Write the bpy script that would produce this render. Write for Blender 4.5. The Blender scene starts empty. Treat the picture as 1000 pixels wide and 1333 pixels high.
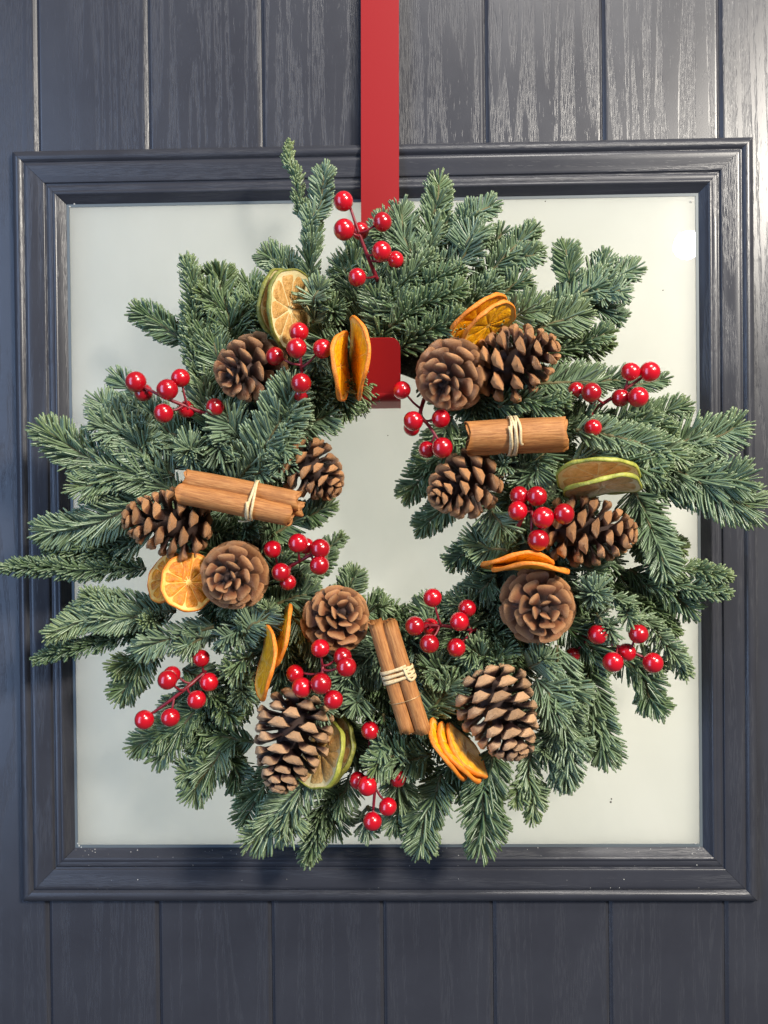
import bpy, math, random
import numpy as np
from mathutils import Matrix, Vector

random.seed(7)
rng = np.random.default_rng(11)
sc = bpy.context.scene
col = sc.collection
R_ = math.radians

# ------------------------------------------------------------------ camera
CAM = np.array((0.01713, -0.8, 0.01942))
YAW, PITCH, ROLL = 0.01998, -0.00835, 0.01025
FPX = 1001.0
def _rot(a, b, c):
    ca, sa, cb, sb, cc, s_ = math.cos(a), math.sin(a), math.cos(b), math.sin(b), math.cos(c), math.sin(c)
    return (np.array([[ca, -sa, 0], [sa, ca, 0], [0, 0, 1]]) @ np.array([[1, 0, 0], [0, cb, -sb], [0, sb, cb]])
            @ np.array([[cc, 0, s_], [0, 1, 0], [-s_, 0, cc]]))
RC = _rot(YAW, PITCH, ROLL)
cd = bpy.data.cameras.new('camera')
cd.sensor_fit = 'VERTICAL'; cd.sensor_height = 36.0; cd.lens = 36.0 * FPX / 1333.0
cd.clip_start = 0.02; cd.clip_end = 60
cam = bpy.data.objects.new('camera', cd); col.objects.link(cam)
m = Matrix.Identity(4)
for i in range(3):
    m[i][0] = RC[i, 0]; m[i][1] = RC[i, 2]; m[i][2] = -RC[i, 1]; m[i][3] = CAM[i]
cam.matrix_world = m
sc.camera = cam

# ------------------------------------------------------------------ world, lamps, exposure
w = bpy.data.worlds.new('World'); sc.world = w; w.use_nodes = True
bg = w.node_tree.nodes['Background']
bg.inputs[0].default_value = (0.93, 0.96, 1.0, 1); bg.inputs[1].default_value = 0.12

def area(name, loc, target, size, size_y, power, color, shape='RECTANGLE'):
    l = bpy.data.lights.new(name, 'AREA'); l.shape = shape; l.size = size
    if shape in ('RECTANGLE', 'ELLIPSE'): l.size_y = size_y
    l.energy = power; l.color = color
    o = bpy.data.objects.new(name, l); col.objects.link(o); o.location = loc
    o.rotation_euler = (Vector(target) - Vector(loc)).to_track_quat('-Z', 'Y').to_euler()
    return o
area('daylight_opening', (-1.80, -1.75, 0.20), (-0.1, 0, 0.0), 1.00, 2.8, 48, (0.40, 0.61, 1.0))
area('key_lamp', (1.62, -1.90, 1.25), (0.05, 0, 0), 0.36, 0.46, 120, (1.0, 0.93, 0.82))
area('ceiling_lamp', (0.45, -1.25, 1.9), (0.0, 0, 0), 0.5, 0.5, 26, (1.0, 0.95, 0.88))
area('round_lamp', (1.075, -2.02, 0.955), (0.1, 0, 0.1), 0.10, 0.2, 6, (1.0, 0.95, 0.86), 'DISK')
area('hall_lamp_behind_glass', (0.42, 0.92, 0.0), (0.30, 0, 0), 0.9, 1.2, 27, (1.0, 0.94, 0.79))
area('blue_fill_behind_glass', (-0.75, 0.80, -0.1), (-0.30, 0, -0.1), 0.6, 1.2, 7, (0.46, 0.70, 1.0))  # added fill lamp tinting the pane's left side blue, not a known window

sc.view_settings.view_transform = 'Standard'
sc.view_settings.look = 'None'
sc.view_settings.exposure = 0.0
sc.view_settings.gamma = 1.0
sc.view_settings.use_curve_mapping = False
sc.render.engine = 'CYCLES'
sc.cycles.use_denoising = True
sc.cycles.max_bounces = 6

# ------------------------------------------------------------------ helpers
def at(px, py, d):
    """point d millimetres in front of the door face, seen at (px, py) of the photograph"""
    v = RC @ np.array([(px - 500) / FPX, 1.0, -(py - 666.5) / FPX])
    t = (-d / 1000.0 - CAM[1]) / v[1]
    return CAM + t * v
def mmpp(d):
    return (0.8 - d / 1000.0) / FPX          # metres per photo pixel at that depth
def nrm(v):
    return v / max(np.linalg.norm(v), 1e-12)
def mesh(name, V, F, mat=None, smooth=True):
    me = bpy.data.meshes.new(name)
    me.from_pydata([tuple(map(float, p)) for p in V], [], F)
    if mat: me.materials.append(mat)
    if smooth: me.shade_smooth()
    me.update()
    return me
def fast_mesh(name, V, F, mat):
    """V (n,3), F (k,4) quads, smooth"""
    me = bpy.data.meshes.new(name)
    n, k = len(V), len(F)
    me.vertices.add(n); me.vertices.foreach_set('co', np.asarray(V, np.float32).ravel())
    me.loops.add(k * 4); me.loops.foreach_set('vertex_index', np.asarray(F, np.int32).ravel())
    me.polygons.add(k); me.polygons.foreach_set('loop_start', np.arange(k, dtype=np.int32) * 4)
    me.materials.append(mat)
    me.update(calc_edges=True); me.shade_smooth()
    return me
def obj(name, data, parent=None, mw=None):
    o = bpy.data.objects.new(name, data); col.objects.link(o)
    if parent: o.parent = parent
    if mw is not None: o.matrix_basis = mw
    return o
def tag(o, label, cat, group=None):
    o['label'] = label; o['category'] = cat
    if group: o['group'] = group
    return o
def thing(name, label, cat, loc=(0, 0, 0), group=None):
    o = bpy.data.objects.new(name, None); col.objects.link(o); o.location = loc
    o.empty_display_size = 0.01
    return tag(o, label, cat, group)
def basis(x, y, z, loc, s=(1, 1, 1)):
    M = Matrix.Identity(4)
    for i in range(3):
        M[i][0] = x[i] * s[0]; M[i][1] = y[i] * s[1]; M[i][2] = z[i] * s[2]; M[i][3] = loc[i]
    return M
def tube(path, rad, seg=8, flat=None, cap=True):
    """tube along path; rad float or list; flat=(w,h,normals) gives a flat strip section"""
    P = np.asarray(path, float); n = len(P)
    T = np.gradient(P, axis=0); T /= np.linalg.norm(T, axis=1)[:, None]
    rad = np.full(n, rad) if np.isscalar(rad) else np.asarray(rad)
    u = np.cross(T[0], (0.31, 0.87, 0.4)); u = nrm(u)
    V, F = [], []
    for i in range(n):
        u = nrm(u - T[i] * np.dot(u, T[i])) if flat is None else nrm(flat[2][i] - T[i] * np.dot(flat[2][i], T[i]))
        v = np.cross(T[i], u)
        for k in range(seg):
            a = 2 * math.pi * k / seg
            if flat is None: V.append(P[i] + rad[i] * (math.cos(a) * u + math.sin(a) * v))
            else: V.append(P[i] + flat[1] * math.cos(a) * u + flat[0] * math.sin(a) * v)
    for i in range(n - 1):
        for k in range(seg):
            a, b = i * seg + k, i * seg + (k + 1) % seg
            F.append((a, b, b + seg, a + seg))
    if cap:
        F.append(tuple(range(seg - 1, -1, -1))); F.append(tuple(range((n - 1) * seg, n * seg)))
    return V, F

# ------------------------------------------------------------------ materials
class NT:
    def __init__(s, name):
        s.m = bpy.data.materials.new(name); s.m.use_nodes = True
        s.t = s.m.node_tree; s.b = s.t.nodes['Principled BSDF']
    def n(s, typ, **kw):
        nd = s.t.nodes.new(typ)
        for k, v in kw.items():
            if k.startswith('i_'): nd.inputs[int(k[2:])].default_value = v
            else: setattr(nd, k, v)
        return nd
    def l(s, a, b): s.t.links.new(a, b)
    def set(s, **kw):
        for k, v in kw.items():
            s.b.inputs[k.replace('_', ' ')].default_value = v
    def math(s, op, a, b=None, c=None, clamp=False):
        nd = s.n('ShaderNodeMath', operation=op); nd.use_clamp = clamp
        for i, x in enumerate((a, b, c)):
            if x is None: continue
            if isinstance(x, (int, float)): nd.inputs[i].default_value = x
            else: s.l(x, nd.inputs[i])
        return nd.outputs[0]
    def ramp(s, fac, stops):
        nd = s.n('ShaderNodeValToRGB')
        e = nd.color_ramp.elements
        while len(e) < len(stops): e.new(0.5)
        for i, (p, c) in enumerate(stops):
            e[i].position = p; e[i].color = (*c, 1) if len(c) == 3 else c
        s.l(fac, nd.inputs[0]); return nd.outputs[0]
    def mix(s, fac, a, b, mode='MIX'):
        nd = s.n('ShaderNodeMix', data_type='RGBA', blend_type=mode)
        for i, x in ((0, fac), (6, a), (7, b)):
            if isinstance(x, (int, float)): nd.inputs[i].default_value = x
            elif isinstance(x, tuple): nd.inputs[i].default_value = (*x, 1)
            else: s.l(x, nd.inputs[i])
        return nd.outputs[2]
    def noise(s, vec, scale, detail=3, rough=0.5, dist=0.0):
        nd = s.n('ShaderNodeTexNoise'); nd.inputs['Scale'].default_value = scale
        nd.inputs['Detail'].default_value = detail; nd.inputs['Roughness'].default_value = rough
        nd.inputs['Distortion'].default_value = dist
        if vec is not None: s.l(vec, nd.inputs['Vector'])
        return nd.outputs[0]
    def coord(s, scale=(1, 1, 1), out='Object', rand=False):
        tc = s.n('ShaderNodeTexCoord'); mp = s.n('ShaderNodeMapping'); mp.inputs['Scale'].default_value = scale
        s.l(tc.outputs[out], mp.inputs[0])
        if rand:
            oi = s.n('ShaderNodeObjectInfo')
            vm = s.n('ShaderNodeVectorMath', operation='MULTIPLY_ADD')
            cb = s.n('ShaderNodeCombineXYZ')
            for k, f in enumerate((37.0, 11.0, 23.0)): s.l(s.math('MULTIPLY', oi.outputs['Random'], f), cb.inputs[k])
            s.l(mp.outputs[0], vm.inputs[0]); vm.inputs[1].default_value = (1, 1, 1); s.l(cb.outputs[0], vm.inputs[2])
            return vm.outputs[0]
        return mp.outputs[0]
    def bump(s, h, strength, dist):
        nd = s.n('ShaderNodeBump'); nd.inputs['Strength'].default_value = strength; nd.inputs['Distance'].default_value = dist
        s.l(h, nd.inputs['Height']); s.l(nd.outputs[0], s.b.inputs['Normal']); return nd
    def color(s, sock): s.l(sock, s.b.inputs['Base Color'])

def door_paint(name, grain):
    """dark slate paint on embossed wood grain; the grain runs along local Z"""
    t = NT(name)
    # rings: cathedral bands
    c1 = t.coord((1, 1, 1), rand=True)
    mp = t.n('ShaderNodeMapping'); mp.inputs['Scale'].default_value = (34, 34, 1.7); t.l(c1, mp.inputs[0])
    wob = t.noise(mp.outputs[0], 0.55, 2, 0.5, 0.6)
    band = t.math('SINE', t.math('MULTIPLY', wob, 62.0))
    mp2 = t.n('ShaderNodeMapping'); mp2.inputs['Scale'].default_value = (1150, 1150, 58); t.l(c1, mp2.inputs[0])
    pores = t.noise(mp2.outputs[0], 1.0, 2, 0.6)
    por = t.math('MULTIPLY_ADD', t.math('SUBTRACT', pores, 0.46), 9.0, 0.0, clamp=True)
    msk = t.math('MULTIPLY_ADD', band, 1.6, 0.35, clamp=True)
    stray = t.math('MULTIPLY_ADD', t.math('SUBTRACT', pores, 0.66), 10.0, 0.0, clamp=True)
    h = t.math('MAXIMUM', t.math('MULTIPLY', por, msk), stray)
    fine = t.noise(t.coord((1, 1, 1)), 900, 2, 0.5)
    hh = t.math('ADD', t.math('MULTIPLY', h, -1.0), t.math('MULTIPLY', fine, 0.18))
    t.bump(hh, grain, 0.0006)
    dirt = t.noise(t.coord((1, 1, 1)), 9.0, 4, 0.6)
    dc = (t.ramp(dirt, [(0.3, (0.029, 0.030, 0.038)), (0.7, (0.039, 0.041, 0.051))]))
    t.color(t.mix(t.math('MULTIPLY', h, 0.22), dc, (0.066, 0.068, 0.077)))
    t.l(t.math('ADD', t.math('MULTIPLY_ADD', dirt, 0.12, 0.25), t.math('MULTIPLY', h, 0.10)), t.b.inputs['Roughness'])
    t.set(Specular_IOR_Level=0.46)
    return t.m
MAT_DOOR = door_paint('slate_paint_grain', 0.23)
MAT_FRAME = door_paint('slate_paint_moulding', 0.20)

t = NT('frosted_glass')
b1 = t.noise(t.coord((1, 1, 1)), 4.0, 3, 0.55)
b2 = t.noise(t.coord((1, 1, 1)), 1400, 1, 0.5)
t.color(t.ramp(b1, [(0.3, (0.25, 0.255, 0.25)), (0.7, (0.30, 0.305, 0.295))]))
t.set(Roughness=0.34, Coat_Weight=1.0, Coat_IOR=1.5, Specular_IOR_Level=0.7)
sm = t.noise(t.coord((1, 1, 0.6)), 11.0, 4, 0.7, 1.2)
t.l(t.math('MULTIPLY_ADD', sm, 0.014, 0.0, clamp=True), t.b.inputs['Coat Roughness'])
t.bump(b2, 0.05, 0.0002)
tr = t.n('ShaderNodeBsdfTranslucent'); t.l(t.ramp(t.noise(t.coord((1, 1, 0.7)), 5.0, 5, 0.6, 0.8), [(0.3, (0.80, 0.81, 0.77)), (0.7, (0.90, 0.90, 0.86))]), tr.inputs[0])
mxs = t.n('ShaderNodeMixShader'); mxs.inputs[0].default_value = 0.60
t.l(t.b.outputs[0], mxs.inputs[1]); t.l(tr.outputs[0], mxs.inputs[2])
t.l(mxs.outputs[0], t.t.nodes['Material Output'].inputs['Surface'])
MAT_GLASS = t.m

t = NT('glazing_seal'); t.set(Base_Color=(0.10, 0.12, 0.13, 1), Roughness=0.5); MAT_SEAL = t.m
t = NT('paint_crumb'); t.set(Base_Color=(0.40, 0.39, 0.36, 1), Roughness=0.8); MAT_CRUMB = t.m
t = NT('dirt_fleck'); t.set(Base_Color=(0.05, 0.04, 0.03, 1), Roughness=0.8); MAT_FLECK = t.m

t = NT('red_enamel')
t.set(Base_Color=(0.255, 0.008, 0.011, 1), Roughness=0.5, Specular_IOR_Level=0.2)
t.bump(t.noise(t.coord((1, 1, 1)), 700, 2, 0.5), 0.10, 0.0003)
MAT_RED = t.m

def needle_mat():
    t = NT('fir_needle')
    a = t.n('ShaderNodeAttribute', attribute_name='tint')
    sp = t.n('ShaderNodeSeparateColor'); t.l(a.outputs['Color'], sp.inputs[0])
    base = t.ramp(sp.outputs[0], [(0.0, (0.036, 0.076, 0.024)), (0.5, (0.084, 0.146, 0.057)), (1.0, (0.160, 0.222, 0.112))])
    gl = t.mix(sp.outputs[2], base, (0.25, 0.345, 0.265))
    ye = t.mix(a.outputs['Alpha'], gl, (0.170, 0.215, 0.062))
    tipc = t.mix(t.math('MULTIPLY', t.math('POWER', sp.outputs[1], 6.0), 0.30), ye, (0.21, 0.25, 0.10))
    geo = t.n('ShaderNodeNewGeometry')
    t.color(tipc)
    t.set(Roughness=0.31, Specular_IOR_Level=0.6)
    t.b.inputs['Sheen Weight'].default_value = 0.05
    return t.m
MAT_NEEDLE = needle_mat()
t = NT('fir_twig')
t.color(t.ramp(t.noise(t.coord((1, 1, 1)), 300, 3), [(0.3, (0.075, 0.062, 0.025)), (0.7, (0.15, 0.13, 0.05))]))
t.set(Roughness=0.7); MAT_TWIG = t.m
t = NT('moss_ring')
nz = t.noise(t.coord((1, 1, 1)), 160, 4, 0.7)
t.color(t.ramp(nz, [(0.3, (0.010, 0.018, 0.008)), (0.7, (0.040, 0.050, 0.020))])); t.bump(nz, 1.0, 0.006)
t.set(Roughness=0.9); MAT_MOSS = t.m

def cone_mat(name, dark, mid, pale, x0, x1, x2):
    t = NT(name)
    tc = t.n('ShaderNodeTexCoord'); sx = t.n('ShaderNodeSeparateXYZ'); t.l(tc.outputs['Object'], sx.inputs[0])
    oi = t.n('ShaderNodeObjectInfo')
    nz = t.noise(t.coord((3, 8, 8), rand=True), 2.2, 4, 0.65)
    x = t.math('ADD', sx.outputs[0], t.math('MULTIPLY', t.math('SUBTRACT', nz, 0.5), 0.16))
    c = t.ramp(x, [(x0, dark), (x1, mid), (x2, pale)])
    rim = t.math('MULTIPLY_ADD', t.math('ABSOLUTE', sx.outputs[1]), 4.0, -1.45, clamp=True)
    c = t.mix(t.math('MULTIPLY', rim, t.math('MULTIPLY_ADD', sx.outputs[0], 2.5, -1.0, clamp=True)), c, pale)
    f2 = t.noise(t.coord((4, 22, 6), rand=True), 4.0, 3, 0.7)
    c = t.mix(t.math('MULTIPLY_ADD', f2, 1.6, -0.55, clamp=True), c, t.mix(0.48, c, (0.07, 0.026, 0.014)), 'MIX')
    hs = t.n('ShaderNodeHueSaturation'); t.l(c, hs.inputs['Color'])
    t.l(t.math('MULTIPLY_ADD', oi.outputs['Random'], 0.55, 0.68), hs.inputs['Value'])
    t.color(hs.outputs[0])
    t.bump(t.math('ADD', f2, nz), 0.55, 0.02)
    t.set(Roughness=0.42, Specular_IOR_Level=0.5)
    return t.m
CONE_PALE = cone_mat('cone_scale_pale_tip', (0.030, 0.012, 0.012), (0.085, 0.036, 0.030), (0.68, 0.40, 0.21), 0.60, 0.80, 0.92)
CONE_BROWN = cone_mat('cone_scale_brown', (0.045, 0.020, 0.013), (0.27, 0.092, 0.034), (0.60, 0.30, 0.13), 0.42, 0.76, 1.0)
CONE_TAN = cone_mat('cone_scale_tan', (0.045, 0.018, 0.012), (0.20, 0.072, 0.034), (0.56, 0.27, 0.11), 0.52, 0.77, 0.92)
t = NT('cone_core'); t.set(Base_Color=(0.035, 0.016, 0.011, 1), Roughness=0.8); MAT_CORE = t.m

t = NT('berry_lacquer')
bn = t.noise(t.coord((1, 1, 1), rand=True), 90, 3, 0.6)
oi = t.n('ShaderNodeObjectInfo')
hs = t.n('ShaderNodeHueSaturation'); t.l(t.ramp(bn, [(0.35, (0.40, 0.002, 0.010)), (0.7, (0.52, 0.003, 0.014))]), hs.inputs['Color'])
t.l(t.math('MULTIPLY_ADD', oi.outputs['Random'], 0.45, 0.72), hs.inputs['Value']); t.color(hs.outputs[0])
t.set(Roughness=0.22, Coat_Weight=1.0, Coat_Roughness=0.015, Specular_IOR_Level=0.5)
t.bump(bn, 0.08, 0.002)
MAT_BERRY = t.m
t = NT('berry_stalk')
t.color(t.ramp(t.noise(t.coord((1, 1, 1)), 600, 2), [(0.3, (0.13, 0.006, 0.014)), (0.7, (0.24, 0.010, 0.022))]))
t.set(Roughness=0.45); MAT_STALK = t.m

def citrus(name, c0, c1, c2, scale, bump, rough=0.5, sss=0.0):
    t = NT(name)
    n1 = t.noise(t.coord((1, 1, 1), rand=True), scale, 4, 0.65)
    t.color(t.ramp(n1, [(0.28, c0), (0.52, c1), (0.75, c2)]))
    t.bump(t.noise(t.coord((1, 1, 1), rand=True), scale * 2.5, 3, 0.6), bump, 0.0012)
    t.set(Roughness=rough)
    if sss:
        t.b.inputs['Subsurface Weight'].default_value = sss
        t.b.inputs['Subsurface Radius'].default_value = (0.006, 0.003, 0.001)
        t.b.inputs['Subsurface Scale'].default_value = 0.5
    return t.m
OR_RIND = citrus('orange_rind', (0.66, 0.17, 0.012), (0.78, 0.225, 0.018), (0.84, 0.31, 0.04), 260, 0.7)
OR_PITH = citrus('orange_pith', (0.78, 0.36, 0.04), (0.82, 0.44, 0.08), (0.84, 0.56, 0.18), 140, 0.5)
OB_FLESH = citrus('bright_orange_flesh', (0.66, 0.22, 0.004), (0.90, 0.40, 0.006), (0.96, 0.56, 0.020), 210, 1.0, 0.38, 0.0)
OR_FLESH = citrus('orange_flesh', (0.46, 0.115, 0.002), (0.68, 0.215, 0.003), (0.80, 0.32, 0.008), 210, 1.0, 0.38, 0.0)
LI_RIND = citrus('lime_rind', (0.090, 0.098, 0.018), (0.180, 0.182, 0.028), (0.33, 0.31, 0.060), 120, 0.8)
LP_RIND = citrus('pale_lime_rind', (0.17, 0.19, 0.03), (0.34, 0.345, 0.05), (0.50, 0.47, 0.11), 120, 0.8)
LP_FLESH = citrus('pale_lime_flesh', (0.48, 0.26, 0.07), (0.68, 0.42, 0.15), (0.78, 0.55, 0.26), 190, 0.9, 0.4, 0.1)
LI_PITH = citrus('lime_pith', (0.62, 0.50, 0.22), (0.72, 0.62, 0.34), (0.78, 0.70, 0.46), 140, 0.5)
LI_FLESH = citrus('lime_flesh', (0.36, 0.18, 0.045), (0.55, 0.31, 0.10), (0.66, 0.43, 0.18), 190, 0.9, 0.4, 0.1)

t = NT('cinnamon_bark')
g1 = t.noise(t.coord((60, 700, 700), rand=True), 1.0, 4, 0.65)
g2 = t.noise(t.coord((1, 1, 1), rand=True), 45, 3, 0.6)
cc = t.ramp(g1, [(0.25, (0.21, 0.072, 0.018)), (0.5, (0.40, 0.160, 0.042)), (0.75, (0.53, 0.26, 0.088))])
cc = t.mix(t.math('MULTIPLY_ADD', g2, 2.4, -1.1, clamp=True), cc, t.mix(0.5, cc, (0.15, 0.055, 0.018)))
t.color(cc); t.bump(t.math('ADD', g1, g2), 0.7, 0.0010); t.set(Roughness=0.65)
MAT_CINN = t.m
t = NT('raffia')
t.color(t.ramp(t.noise(t.coord((1, 1, 1)), 500, 3), [(0.3, (0.52, 0.38, 0.19)), (0.7, (0.72, 0.58, 0.34))]))
t.bump(t.noise(t.coord((1, 1, 1)), 1500, 2), 0.5, 0.0006); t.set(Roughness=0.6); MAT_RAFFIA = t.m
t = NT('copper_wire'); t.set(Base_Color=(0.52, 0.36, 0.18, 1), Roughness=0.4, Metallic=0.6); MAT_WIRE = t.m

# ------------------------------------------------------------------ the door
door = thing('door', 'dark slate grey wood-grain door with square frosted glass panel in a moulded frame', 'door', (0, 0.04, -0.39))
DO = Vector((0, 0.04, -0.39))
def dobj(name, me, parent=None, loc=(0, 0, 0), rot=None):
    o = obj(name, me, parent or door)
    base = Vector(loc) - (DO if parent is None else Vector((0, 0, 0)))
    o.matrix_basis = Matrix.Translation(base) @ (rot.to_4x4() if rot else Matrix.Identity(4))
    return o
FW, FH = 0.7649, 0.7844            # moulding, outer size
GX = [-0.475, -0.357, -0.2405, -0.1215, -0.004, 0.1105, 0.231, 0.3505, 0.469]
TOPZ, BOTZ = 0.80, -0.80
def board_mesh(wd, ht):
    """one upright board: front face at y=0, chamfered long edges"""
    c, dpt, g = 0.0034, 0.0026, 0.0002
    x = wd / 2
    prof = [(-x + g, 0.012), (-x + g, dpt), (-x + g + c * 0.45, dpt * 0.62), (-x + c, 0.0002), (-x + c * 1.4, 0), (x - c * 1.4, 0), (x - c, 0.0002), (x - g - c * 0.45, dpt * 0.62), (x - g, dpt), (x - g, 0.012)]
    V = [(px, py, -ht / 2) for px, py in prof] + [(px, py, ht / 2) for px, py in prof]
    n = len(prof)
    F = [(i, (i + 1) % n, (i + 1) % n + n, i + n) for i in range(n)] + [tuple(range(n - 1, -1, -1)), tuple(range(n, 2 * n))]
    return mesh('board', V, F, MAT_DOOR, False)
inn = 0.012                         # how far boards run under the moulding
for i in range(len(GX) - 1):
    x0, x1 = GX[i], GX[i + 1]
    full = i == 0 or i == len(GX) - 2
    if full:
        dobj('board', board_mesh(x1 - x0, TOPZ - BOTZ), loc=((x0 + x1) / 2, 0, 0))
    else:
        for z0, z1 in ((FH / 2 - inn, TOPZ), (BOTZ, -FH / 2 + inn)):
            dobj('board', board_mesh(x1 - x0, z1 - z0), loc=((x0 + x1) / 2, 0, (z0 + z1) / 2))
# the boards beside the glass that the moulding covers, and the slab behind them all
ow, oh = FW / 2 - 0.049, FH / 2 - 0.049
V = [(x, y, z) for y in (0.0125, 0.045) for ax_, az_, bz_ in ((0, 0, 0),) for x, z in ((-0.475, BOTZ), (0.469, BOTZ), (0.469, TOPZ), (-0.475, TOPZ), (-ow, -oh), (ow, -oh), (ow, oh), (-ow, oh))]
F = []
for k in range(4):
    n_ = (k + 1) % 4
    F += [(k, n_, 4 + n_, 4 + k), (8 + k, 12 + k, 12 + n_, 8 + n_), (k, 8 + k, 8 + n_, n_), (4 + k, 4 + n_, 12 + n_, 12 + k)]
dobj('door_slab', mesh('door_slab', V, F, MAT_DOOR, False))

# moulding: profile in (u = mm in from the outer edge, h = mm proud of the door face)
PROF = [(0, -1), (0, 2.0), (0.5, 4.2), (1.5, 6.2), (3.0, 8.0), (5.2, 9.4), (7.6, 10.0), (9.6, 9.7), (11.2, 8.6), (12.4, 7.0), (13.2, 6.2), (13.9, 6.3), (14.3, 7.4), (15.0, 7.9),
        (18, 7.9), (22, 7.3), (27, 6.4), (31, 5.9), (33.3, 5.7), (33.9, 5.2), (34.4, 3.9), (35.4, 3.5), (36.3, 3.7), (36.9, 4.6), (38.0, 5.0), (40.5, 4.9), (42.0, 4.6), (42.7, 5.1), (44.2, 5.4), (45.4, 4.9), (46.2, 3.9), (50, 0.2), (53.2, -2.6), (54.2, -4.0), (54.6, -8)]
frame = thing('glazing_frame', '', '')
del frame['label'], frame['category']
frame.parent = door; frame.location = -DO
def rail(length, cx, cz, ang):
    """one mitred side: grain along local Z (the length), u along local +X, h along local -Y"""
    V, F = [], []
    n = len(PROF)
    for e in (-1, 1):
        for u, h in PROF:
            V.append((u / 1000, -h / 1000, e * (length / 2 - u / 1000 - 0.00018)))
    NS = 1
    for i in range(n - 1):
        F.append((i, i + n, i + 1 + n, i + 1))
    me = mesh('moulding', V, F, MAT_FRAME, True)
    try: me.set_sharp_from_angle(angle=R_(38))
    except Exception: pass
    o = obj('moulding', me, frame)
    o.matrix_basis = Matrix.Translation((cx, 0, cz)) @ Matrix.Rotation(ang, 4, 'Y')
rail(FH, -FW / 2, 0, 0)
rail(FH, FW / 2, 0, math.pi)
rail(FW, 0, FH / 2, math.pi / 2)
rail(FW, 0, -FH / 2, -math.pi / 2)
gi = 0.0530
gw, gh = FW / 2 - gi, FH / 2 - gi
V = [(x, y, z) for y in (0.0036, 0.0100) for x, z in ((-gw, -gh), (gw, -gh), (gw, gh), (-gw, gh))]
glass = dobj('glass_pane', mesh('glass_pane', V, [(0, 1, 2, 3), (7, 6, 5, 4), (0, 4, 5, 1), (1, 5, 6, 2), (2, 6, 7, 3), (3, 7, 4, 0)], MAT_GLASS, False))
# rubber seal round the pane: four thin strips
for sx, sz, lx, lz in ((-1, 0, 0, gh), (1, 0, 0, gh), (0, 1, gw, 0), (0, -1, gw, 0)):
    k = 0.0034
    cx, cz = sx * (gw - k / 2), sz * (gh - k / 2)
    hx, hz = (k / 2, gh) if sx else (gw - k, k / 2)
    V = [(cx + a * hx, y, cz + b * hz) for y, q in ((0.0030, 1), (0.0039, 1)) for a, b in ((-1, -1), (1, -1), (1, 1), (-1, 1))]
    obj('glazing_seal', mesh('glazing_seal', V, [(0, 1, 2, 3), (7, 6, 5, 4), (0, 4, 5, 1), (1, 5, 6, 2), (2, 6, 7, 3), (3, 7, 4, 0)], MAT_SEAL, False), frame)
def crumbs(name, spots, mat, parent, y):
    for px, py, s in spots:
        p = at(px, py, -y * 1000)
        V, F = [], []
        for k in range(6):
            a = k * math.pi / 3
            r = s * random.uniform(0.6, 1.3)
            V.append((r * math.cos(a), 0, r * math.sin(a)))
        V.append((0, -s * 0.7, 0))
        F = [(k, (k + 1) % 6, 6) for k in range(6)]
        o = obj(name, mesh(name, V, F, mat, True), parent)
        o.location = Vector((p[0], y, p[2])) - (DO if parent is glass else Vector((0, 0, 0)))
        if parent is glass: o.location = Vector((p[0], y, p[2]))
crumbs('sealant_crumb', [(103, 1101, 0.0013), (106, 1103, 0.0011), (101, 1098, 0.0009), (97, 265, 0.0016), (91, 269, 0.0013), (905, 1098, 0.0014), (900, 262, 0.0016)], MAT_CRUMB, frame, 0.0028)
crumbs('dirt_fleck', [(795, 1044, 0.0011), (796, 1040, 0.0009), (710, 262, 0.0008), (505, 567, 0.0006), (863, 378, 0.0007), (352, 308, 0.0006)], MAT_FLECK, glass, 0.0034)

V, F = [], []
for k in range(84):                 # pale dust grains lying on the lower ledge and in the corners
    if k < 72: gx, u = random.uniform(-gw, gw), random.choice((46.8, 49, 51, 52.6, 37.5, 15.5, 24)) + random.uniform(-.8, .8)
    else: gx, u = random.choice((-1, 1)) * gw * random.uniform(.93, 1.0), random.uniform(48, 53)
    hh = np.interp(u, [q[0] for q in PROF], [q[1] for q in PROF])
    sz = random.choice((0.00025, 0.00035, 0.0005, 0.0007)); b0 = len(V)
    cx, cy, cz = gx, -hh / 1000, -FH / 2 + u / 1000
    V += [(cx + sz, cy, cz), (cx - sz, cy, cz), (cx, cy, cz + sz * random.uniform(.6, 1.3)), (cx, cy - sz * .8, cz - sz * .3), (cx, cy, cz - sz)]
    F += [(b0, b0 + 2, b0 + 3), (b0 + 2, b0 + 1, b0 + 3), (b0 + 1, b0 + 4, b0 + 3), (b0 + 4, b0, b0 + 3)]
dust = obj('dust', mesh('dust', V, F, MAT_CRUMB, False), frame); dust['kind'] = 'stuff'

# ------------------------------------------------------------------ red strap hanger
hanger = thing('wreath_hanger', 'flat red metal over-door hanger strap with upturned hook holding the wreath', 'hanger', tuple(at(495, 500, 30)))
HO = Vector(at(495, 500, 30))
def ribbon(name, path, widths, thick, center_x, round_end=0):
    """path in (y,z); flat strip of the given half widths"""
    V, F = [], []
    P = np.array(path); T = np.gradient(P, axis=0); T /= np.linalg.norm(T, axis=1)[:, None]
    N = np.stack([-T[:, 1], T[:, 0]], 1)
    for i in range(len(P)):
        for sx, sn in ((-1, -1), (1, -1), (1, 1), (-1, 1)):
            q = P[i] + N[i] * sn * thick / 2
            V.append((center_x[i] + sx * widths[i], q[0], q[1]))
    for i in range(len(P) - 1):
        for k in range(4):
            a, b = i * 4 + k, i * 4 + (k + 1) % 4
            F.append((a, b, b + 4, a + 4))
    F += [(3, 2, 1, 0), tuple(range(len(P) * 4 - 4, len(P) * 4))]
    me = mesh(name, V, F, MAT_RED, True)
    try: me.set_sharp_from_angle(angle=R_(35))
    except Exception: pass
    o = obj(name, me, hanger); o.location = -HO
    return o
sd = 13.0
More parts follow.
